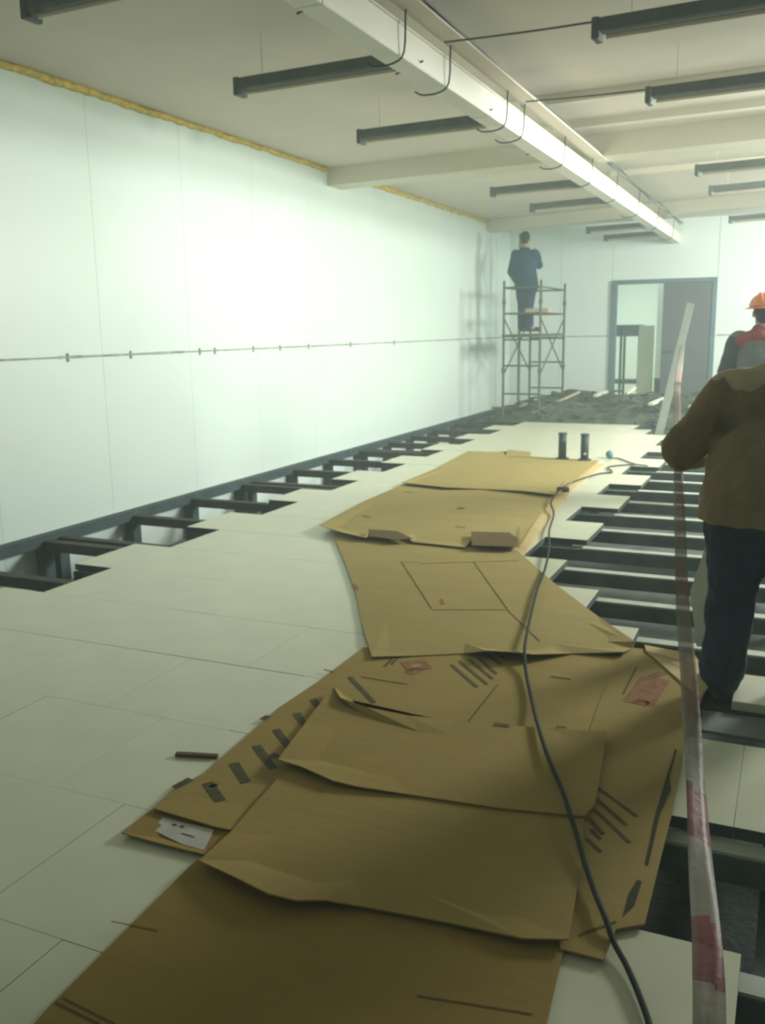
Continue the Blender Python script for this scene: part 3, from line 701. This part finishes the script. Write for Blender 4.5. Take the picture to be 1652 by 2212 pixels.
    if helmet:
        bm = bmesh.new(); q = bmesh.ops.create_uvsphere(bm, u_segments=28, v_segments=14, radius=1)
        bmesh.ops.delete(bm, geom=[v for v in bm.verts if v.co.z < -.05], context='VERTS')
        for v in bm.verts: v.co = Lh(v.co.x * .118, v.co.y * .140 + .008, v.co.z * .115 + .055)
        h = obj('helmet', bm, M['helmet'], t, True); so = h.modifiers.new('shell', 'SOLIDIFY'); so.thickness = .004
        bm = bmesh.new(); n = 28; a = []; c = []
        for k in range(n):
            an = 2 * math.pi * k / n; ex = .022 + (.035 if math.sin(an) < -.6 else 0)
            a.append(bm.verts.new(Lh(math.cos(an) * .117, math.sin(an) * .139 + .008, .052))); c.append(bm.verts.new(Lh(math.cos(an) * (.117 + ex), math.sin(an) * (.139 + ex) + .008, .043)))
        for k in range(n): bm.faces.new((a[k], a[(k + 1) % n], c[(k + 1) % n], c[k]))
        br = obj('brim', bm, M['helmet'], h); so = br.modifiers.new('shell', 'SOLIDIFY'); so.thickness = .005
        bm = bmesh.new()
        for k in (-.035, 0, .035):
            pts = [Lh(k, .008 + math.sin(a_) * .143, .055 + math.cos(a_) * .118) for a_ in [(-1.2 + .3 * q_) for q_ in range(9)]]; tube(bm, pts, .006, 6)
        obj('ridge', bm, M['helmet'], h)
    return t
RZ = lambda a: Matrix.Rotation(a, 3, 'Z')
RX = lambda a: Matrix.Rotation(a, 3, 'X')

# worker on the scaffold, seen from behind, looking at the far wall
SZ = 1.425; px0 = -4.31
person('worker in dark navy jacket standing on the scaffold platform, back turned', (px0, 15.6, SZ),
    dict(head=(px0 - .02, 15.64, 2.95), neck=(px0 - .01, 15.58, 2.80), chest=(px0, 15.58, 2.56), hip=(px0 + .02, 15.6, 2.24),
         shl=(px0 - .165, 15.58, 2.70), ell=(px0 - .235, 15.56, 2.42), wrl=(px0 - .17, 15.72, 2.24), shr=(px0 + .155, 15.58, 2.70), elr=(px0 + .20, 15.72, 2.52), wrr=(px0 + .10, 15.84, 2.70),
         hpl=(px0 - .07, 15.6, 2.20), knl=(px0 - .05, 15.6, 1.86), anl=(px0 - .05, 15.6, SZ + .09), hpr=(px0 + .10, 15.6, 2.20), knr=(px0 + .08, 15.58, 1.86), anr=(px0 + .09, 15.58, SZ + .09)),
    dict(jacket=M['navy'], trousers=M['denim'], footl=(-.3, 1, 0), footr=(.9, .5, 0), headrot=RZ(math.pi)), vox=.014, girth=1.0, jacket_hem=.12)

# worker in the orange helmet, partly cut by the picture edge
qx, qy = -.30, 8.62; z0 = -.008
person('worker in orange helmet and grey jacket with red shoulders, half cut by the right edge', (qx, qy, z0),
    dict(head=(qx, qy + .02, 1.58), neck=(qx, qy, 1.44), chest=(qx, qy, 1.20), hip=(qx, qy, .90),
         shl=(qx - .18, qy, 1.35), ell=(qx - .27, qy + .04, 1.07), wrl=(qx - .22, qy + .24, .92), shr=(qx + .18, qy, 1.35), elr=(qx + .27, qy + .04, 1.07), wrr=(qx + .2, qy + .24, .95),
         hpl=(qx - .09, qy, .86), knl=(qx - .10, qy + .02, .48), anl=(qx - .10, qy, z0 + .09), hpr=(qx + .09, qy, .86), knr=(qx + .10, qy + .02, .48), anr=(qx + .11, qy, z0 + .09)),
    dict(jacket=M['greyj'], trousers=M['cloth2'], yoke=M['redj'], yoke_label='red shoulder yoke', yoke_extra=[((qx, qy, 1.36), (.215, .125, .085)), ((qx - .15, qy, 1.345), (.105, .105, .085)), ((qx + .15, qy, 1.345), (.105, .105, .085)), ((qx, qy, 1.44), (.085, .08, .06))], sleeve=M['greysl'], sleeve_label='blue grey sleeves', footl=(-.2, 1, 0), footr=(.2, 1, 0), headrot=RZ(math.pi + .2)), vox=.012, helmet=True)

# bending worker in the brown jacket, close on the right
kx, ky = -.075, 3.78; z0 = -.008
person('worker in brown jacket and jeans bending forward in the right foreground, back turned', (kx, ky, z0),
    dict(head=(kx + .12, ky + .46, 1.15), neck=(kx + .08, ky + .27, 1.24), chest=(kx + .03, ky + .11, 1.06), hip=(kx, ky, .84),
         shl=(kx - .17, ky + .14, 1.19), ell=(kx - .335, ky + .10, .985), wrl=(kx - .27, ky + .34, .93), shr=(kx + .24, ky + .14, 1.20), elr=(kx + .36, ky + .2, .95), wrr=(kx + .2, ky + .40, .90),
         hpl=(kx - .105, ky, .80), knl=(kx - .105, ky + .05, .43), anl=(kx - .125, ky, z0 + .09), hpr=(kx + .10, ky, .80), knr=(kx + .125, ky + .05, .43), anr=(kx + .15, ky + .05, z0 + .115)),
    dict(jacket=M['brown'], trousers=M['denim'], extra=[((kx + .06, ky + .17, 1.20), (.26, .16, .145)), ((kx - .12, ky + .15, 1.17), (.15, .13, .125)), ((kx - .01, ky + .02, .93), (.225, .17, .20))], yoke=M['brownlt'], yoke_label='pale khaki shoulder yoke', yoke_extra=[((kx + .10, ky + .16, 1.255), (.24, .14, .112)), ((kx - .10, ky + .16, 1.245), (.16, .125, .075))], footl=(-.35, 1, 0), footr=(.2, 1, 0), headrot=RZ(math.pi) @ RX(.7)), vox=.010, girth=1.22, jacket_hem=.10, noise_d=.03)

# ================================================================= BARRIER TAPE
def ribbon(pts, ws, ns, bands):
    bm = bmesh.new(); rows = []
    for (p, w, s) in zip(pts, ws, ns): rows.append([bm.verts.new(p + s * (w * t)) for t in (-.5, -.17, .17, .5)])
    for i, (a, b) in enumerate(zip(rows, rows[1:])):
        for k in range(3): bm.faces.new((a[k], a[k + 1], b[k + 1], b[k])).material_index = bands(i, k)
    return bm
def film(name, col, alpha):
    m = mat(name, col, .5, .12, 8, .15); n = m.node_tree.nodes; l = m.node_tree.links
    b = n['Principled BSDF']; b.inputs['Alpha'].default_value = alpha; return m
TW = film('tape_white_film', (.33, .29, .25), .62); TR = film('tape_red_film', (.26, .06, .07), .75); TP = film('tape_faded_film', (.33, .21, .19), .65)
def tape(name, label, key, w0, w1, red, twist=0, fade=True):
    pts = smooth_path([G(*k) for k in key], 10); n = len(pts); ns = []; ws = []
    for i, p in enumerate(pts):
        d = (pts[min(i + 1, n - 1)] - pts[max(i - 1, 0)]).normalized(); s = Vector((1, .15, 0)); s = (s - d * s.dot(d)).normalized(); t = d.cross(s)
        a = .5 * math.sin(i * .22) * .5 + twist; ns.append((s * math.cos(a) + t * math.sin(a)).normalized()); ws.append(w0 + (w1 - w0) * i / (n - 1))
    o = obj(name, ribbon(pts, ws, ns, lambda i, k: next((1 if b < .45 or not fade else 2 for a, b in red if a <= (i + (k - 1) * .6) / n < b), 0)), [TW, TR, TP], None, True)
    so = o.modifiers.new('film', 'SOLIDIFY'); so.thickness = .0006
    return tag(o, label, 'tape', 'red and white barrier tape')
tape('barrier_tape', 'red and white barrier tape hanging slack from the worker\'s hand towards the viewer',
     [(1530, 2330, 1.22), (1532, 2180, 1.32), (1526, 2030, 1.47), (1512, 1850, 1.78), (1500, 1650, 2.15), (1486, 1450, 2.5), (1474, 1300, 2.85), (1469, 1150, 3.25), (1465, 1060, 3.6), (1466, 985, 3.98)], .052, .036,
     [(.0, .04), (.145, .245), (.345, .405), (.49, .56), (.66, .71), (.82, .86)])
tape('barrier_tape', 'narrow barrier tape running on from the worker\'s hand up to the leaning plank',
     [(1466, 975, 4.02), (1463, 930, 4.9), (1462, 880, 6.3), (1463, 830, 8.3), (1468, 790, 10.4), (1473, 745, 13.6)], .028, .075, [(.35, .5), (.62, .72)])
